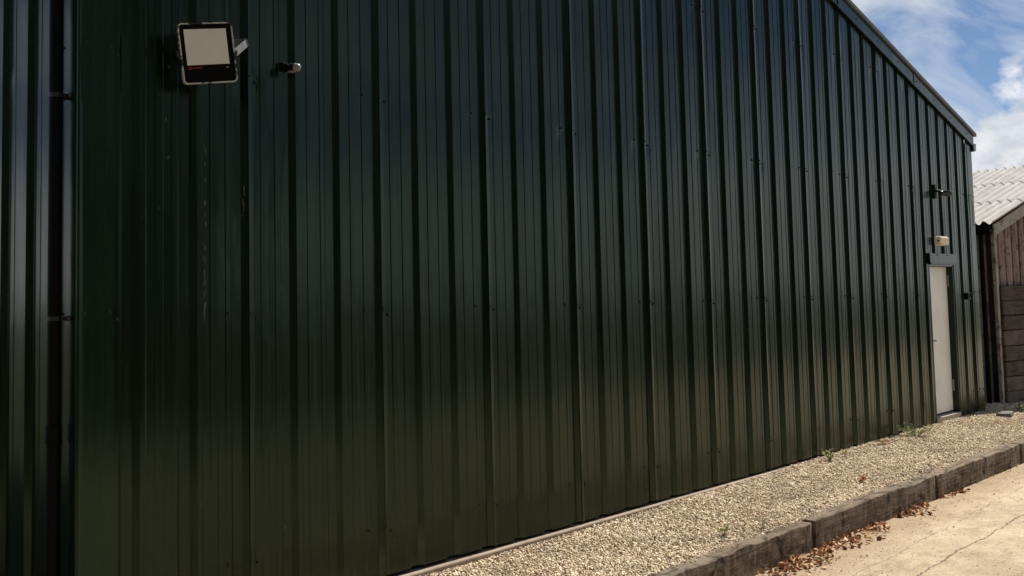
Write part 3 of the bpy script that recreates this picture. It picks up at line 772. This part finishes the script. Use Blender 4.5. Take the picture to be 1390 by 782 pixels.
# local: x along the gable wall (g), y along the eave (back), z up from base
EZ, SPT = 2.76, math.tan(R(20.5)); GW, DEP = 6.0, 7.0
PT = 1.81
zt = lambda x: EZ - .10 + SPT*min(x, GW-x)
rg = random.Random(12)
core = MB().prism([(.06, -.1), (GW-.06, -.1), (GW-.06, EZ-.14), (GW/2, EZ-.14+SPT*GW/2), (.06, EZ-.14)], .06, DEP-.06, lambda p, q, t: (p, t, q)).build('inner_core', INNER, shed)
x = .10; i = 0
while x < GW-.05:
    w = rg.uniform(.085, .115); prd = (.0, .018)[i % 2] + rg.uniform(0, .006); x2 = min(x+w, GW-.04)
    ztop = zt(x+w/2)
    mb = MB(); mb.bbox((-w/2+.002, -.026, 0), (w/2-.002, 0, ztop-PT), .003)
    mb.v = [(a, b_, c+ (a*SPT*(1 if x < GW/2 else -1) if c > .5 else 0)) for a, b_, c in mb.v]
    o = mb.build('board', BOARD, shed); o.location = (x+w/2, .055-prd, PT); o.rotation_euler = (0, rg.uniform(-.004, .004), 0)
    x = x2+.003; i += 1
z = -.02; heights = [.235, .225, .23, .23, .235, .225, .225, .23]
for i, h in enumerate(heights):
    mb = MB(); mb.bbox((-1.46, -.06+rg.uniform(-.008, .008), .004), (1.5, .03, h-.006), .012)
    for k in range(2):
        o = mb.build('plank', PLANK, shed) if k == 0 else link('plank', o.data, shed)
        o.location = (.055+1.5+k*3.0-(.0 if k == 0 else .06), 0, z); o.rotation_euler = (0, rg.uniform(-.0022, .0022), 0)
    z += h
# side wall under the eave: boards and corner post
for i in range(8):
    mb = MB(); mb.bbox((-.025, -.1+.002, 0), (0, .1-.002, EZ-.12), .003)
    o = mb.build('side_board', PANEL, shed); o.location = (-.022-(i % 2)*.004, .25+i*.205, 0)
MB().bbox((-.015, -.045, -.05), (.04, .01, EZ-.10), .005).build('corner_post', POST, shed)
MB().box((-.02, .14, -.1), (.06, DEP-.1, EZ-.12)).build('eave_wall', BOARD, shed)
dpx = MB(); dpx.tube([(-.09, .125, -.05), (-.09, .125, EZ-.34), (-.095, .12, EZ-.24), (-.115, .10, EZ-.16)], .036, 12); dpx.build('downpipe', BLACKP, shed)
gm = MB(); pg = [(-.17+.055*math.cos(a)+.05, EZ-.10+.055*math.sin(a)) for a in [R(180+i*18) for i in range(11)]]
pg2 = [(-.17+.049*math.cos(a)+.05, EZ-.10+.049*math.sin(a)) for a in [R(360-i*18) for i in range(11)]]
gm.prism(pg+pg2, -.06, DEP, lambda p, q, t: (p, t, q)); gu = gm.build('eaves_gutter', BLACKP, shed)
MB().prism(pg, -.064, -.0605, lambda p, q, t: (p, t, q)).build('end_cap', BLACKP, gu)
MB().box((-.055, -.02, EZ-.17), (-.022, DEP, EZ-.035)).build('fascia', BLACKM, shed)
# bargeboards
for s in (0, 1):
    f = (lambda p, q, t: (p, t, q)) if s == 0 else (lambda p, q, t: (GW-p, t, q))
    a = -.05
    o = MB().prism([(a, EZ+a*SPT-.18), (GW/2, EZ+SPT*GW/2-.18), (GW/2, EZ+SPT*GW/2-.01), (a, EZ+a*SPT-.01)], -.075, -.05, f).build('bargeboard', BARGE, shed)
    MB().prism([(.0, EZ-.18), (GW/2, EZ+SPT*GW/2-.19), (GW/2, EZ+SPT*GW/2-.06), (.0, EZ-.06)], -.049, .03, f).build('verge_board', BLACKM, shed)
# corrugated sheets: three courses up the slope, columns along the eave
PC = .165; AMP = .030
def corr_sheet(ncor, ln, slope_rows=1):
    n = ncor*10
    mb = MB(); vs = []
    for t in (0, ln):
        for i in range(n+1):
            y = i*PC/10; vs.append((t, y, AMP*math.cos(2*math.pi*i/10)))
    for t in (0, ln):
        for i in range(n+1):
            y = i*PC/10; vs.append((t, y, AMP*math.cos(2*math.pi*i/10)-.008))
    m_ = n+1
    mb.add(vs[:2*m_], [(i, i+1, m_+i+1, m_+i) for i in range(n)], True)
    mb.add(vs[2*m_:], [(i, m_+i, m_+i+1, i+1) for i in range(n)], True)
    for i in range(n):
        mb.add([vs[i], vs[2*m_+i], vs[2*m_+i+1], vs[i+1]], [(0, 1, 2, 3)])
        mb.add([vs[m_+i], vs[m_+i+1], vs[3*m_+i+1], vs[3*m_+i]], [(0, 1, 2, 3)])
    mb.add([vs[0], vs[m_], vs[3*m_], vs[2*m_]], [(0, 1, 2, 3)]); mb.add([vs[n], vs[2*m_-1], vs[4*m_-1], vs[3*m_-1]], [(0, 1, 2, 3)])
    me = mb.mesh('roof_sheet', FIBRE)
    return me
pit = math.atan(SPT); RL = (GW/2+.09)/math.cos(pit); CL = RL/3+.10
sheetme = corr_sheet(6, CL)
for side in (0, 1):
    for c in range(3):
        for k in range(7):
            o = link('roof_sheet', sheetme, shed)
            t0 = -.09 + c*(RL/3)*math.cos(pit)
            zz = EZ + SPT*t0 + AMP + .012 + c*.010*0 + .011*c*0
            y = -.10 + k*6*PC
            lift = .004*(k % 2)
            if c == 2: o.scale = ((RL/3+.012)/CL, 1, 1)
            o.rotation_euler = (0, -pit+.0085, 0) if side == 0 else (0, -pit+.0085, math.pi)
            zz += .0
            o.location = (t0, y, zz+lift) if side == 0 else (GW-t0, y+6*PC, zz+lift)

# flat stone slab at the shed foot
sq = [(-.17, -.05), (-.13, -.10), (.10, -.07), (.17, -.02), (.09, .08), (-.02, .06), (-.15, .09)]
sb = MB().prism(sq, 0, .035, lambda p, q, t: (p*(1-t*1.2), q*(1-t*1.2), t+p*.03)).build('stone_slab', simple('slab_stone', (.11, .105, .10), .9, .4, 12, 0, .6, 40))
sb.location = onZ(1366, 563, -.01); setp(sb, 'small flat grey stone slab lying before the shed', 'slab')

# ------------------------------------------------------------------ unseen trees added behind and beside the viewer to darken the cladding's reflections
def tree_meshes(seed, hgt, rad):
    rg3 = random.Random(seed); tk = MB()
    tk.tube([(0, 0, -.1), (.05, .03, hgt*.25), (-.05, .08, hgt*.5), (.04, .0, hgt*.8)], [.28, .22, .15, .05], 9)
    for i in range(9):
        a = rg3.uniform(0, 6.28); z0 = hgt*rg3.uniform(.22, .65); ln = rad*rg3.uniform(.5, .9)
        tk.tube([(0, 0, z0), (math.cos(a)*ln*.5, math.sin(a)*ln*.5, z0+ln*.35), (math.cos(a)*ln, math.sin(a)*ln, z0+ln*.6)], [.09, .06, .02], 6)
    g = np.random.default_rng(seed); cl = []
    for i in range(120):
        a = g.uniform(0, 6.28); zz = g.uniform(.05, 1.0); rr = rad*math.sqrt(g.uniform(.05, 1))*math.sin(math.pi*min(1, max(.12, .95-zz*.72)))
        cl.append((math.cos(a)*rr, math.sin(a)*rr, hgt*zz))
    lf = MB()
    for cx, cy, cz in cl:
        for _ in range(60):
            q = Vector((cx, cy, cz)) + Vector(g.normal(size=3)*np.array([.5, .5, .45])); s = g.uniform(.07, .15)
            d = Vector(g.normal(size=3)).normalized(); e = d.orthogonal().normalized()*s*.6
            lf.add([q-d*s, q+e, q+d*s, q-e], [(0, 1, 2, 3)])
    return tk.mesh('trunk', BARK), lf.mesh('crown', TREEL)
tms = [tree_meshes(21, 11.5, 3.0), tree_meshes(22, 10.0, 2.9)]
tl = ['tall dense dark tree across the yard', 'lower rounded dark tree across the yard']
for i in range(14):
    k = i % 2; tr = empty('tree', (-15+i*2.9+rng.uniform(-.4, .4), -15.5+rng.uniform(-.8, .8), ZY) if i < 9 else (-15.5+rng.uniform(-.6, .6), -14+(i-9)*2.9, ZY), rng.uniform(0, 6))
    setp(tr, tl[k], 'tree', 'trees across the yard')
    if i >= 9: tr['label'] = 'dark tree on the grass beyond the end of the yard'
    link('trunk', tms[k][0], tr); link('crown', tms[k][1], tr)
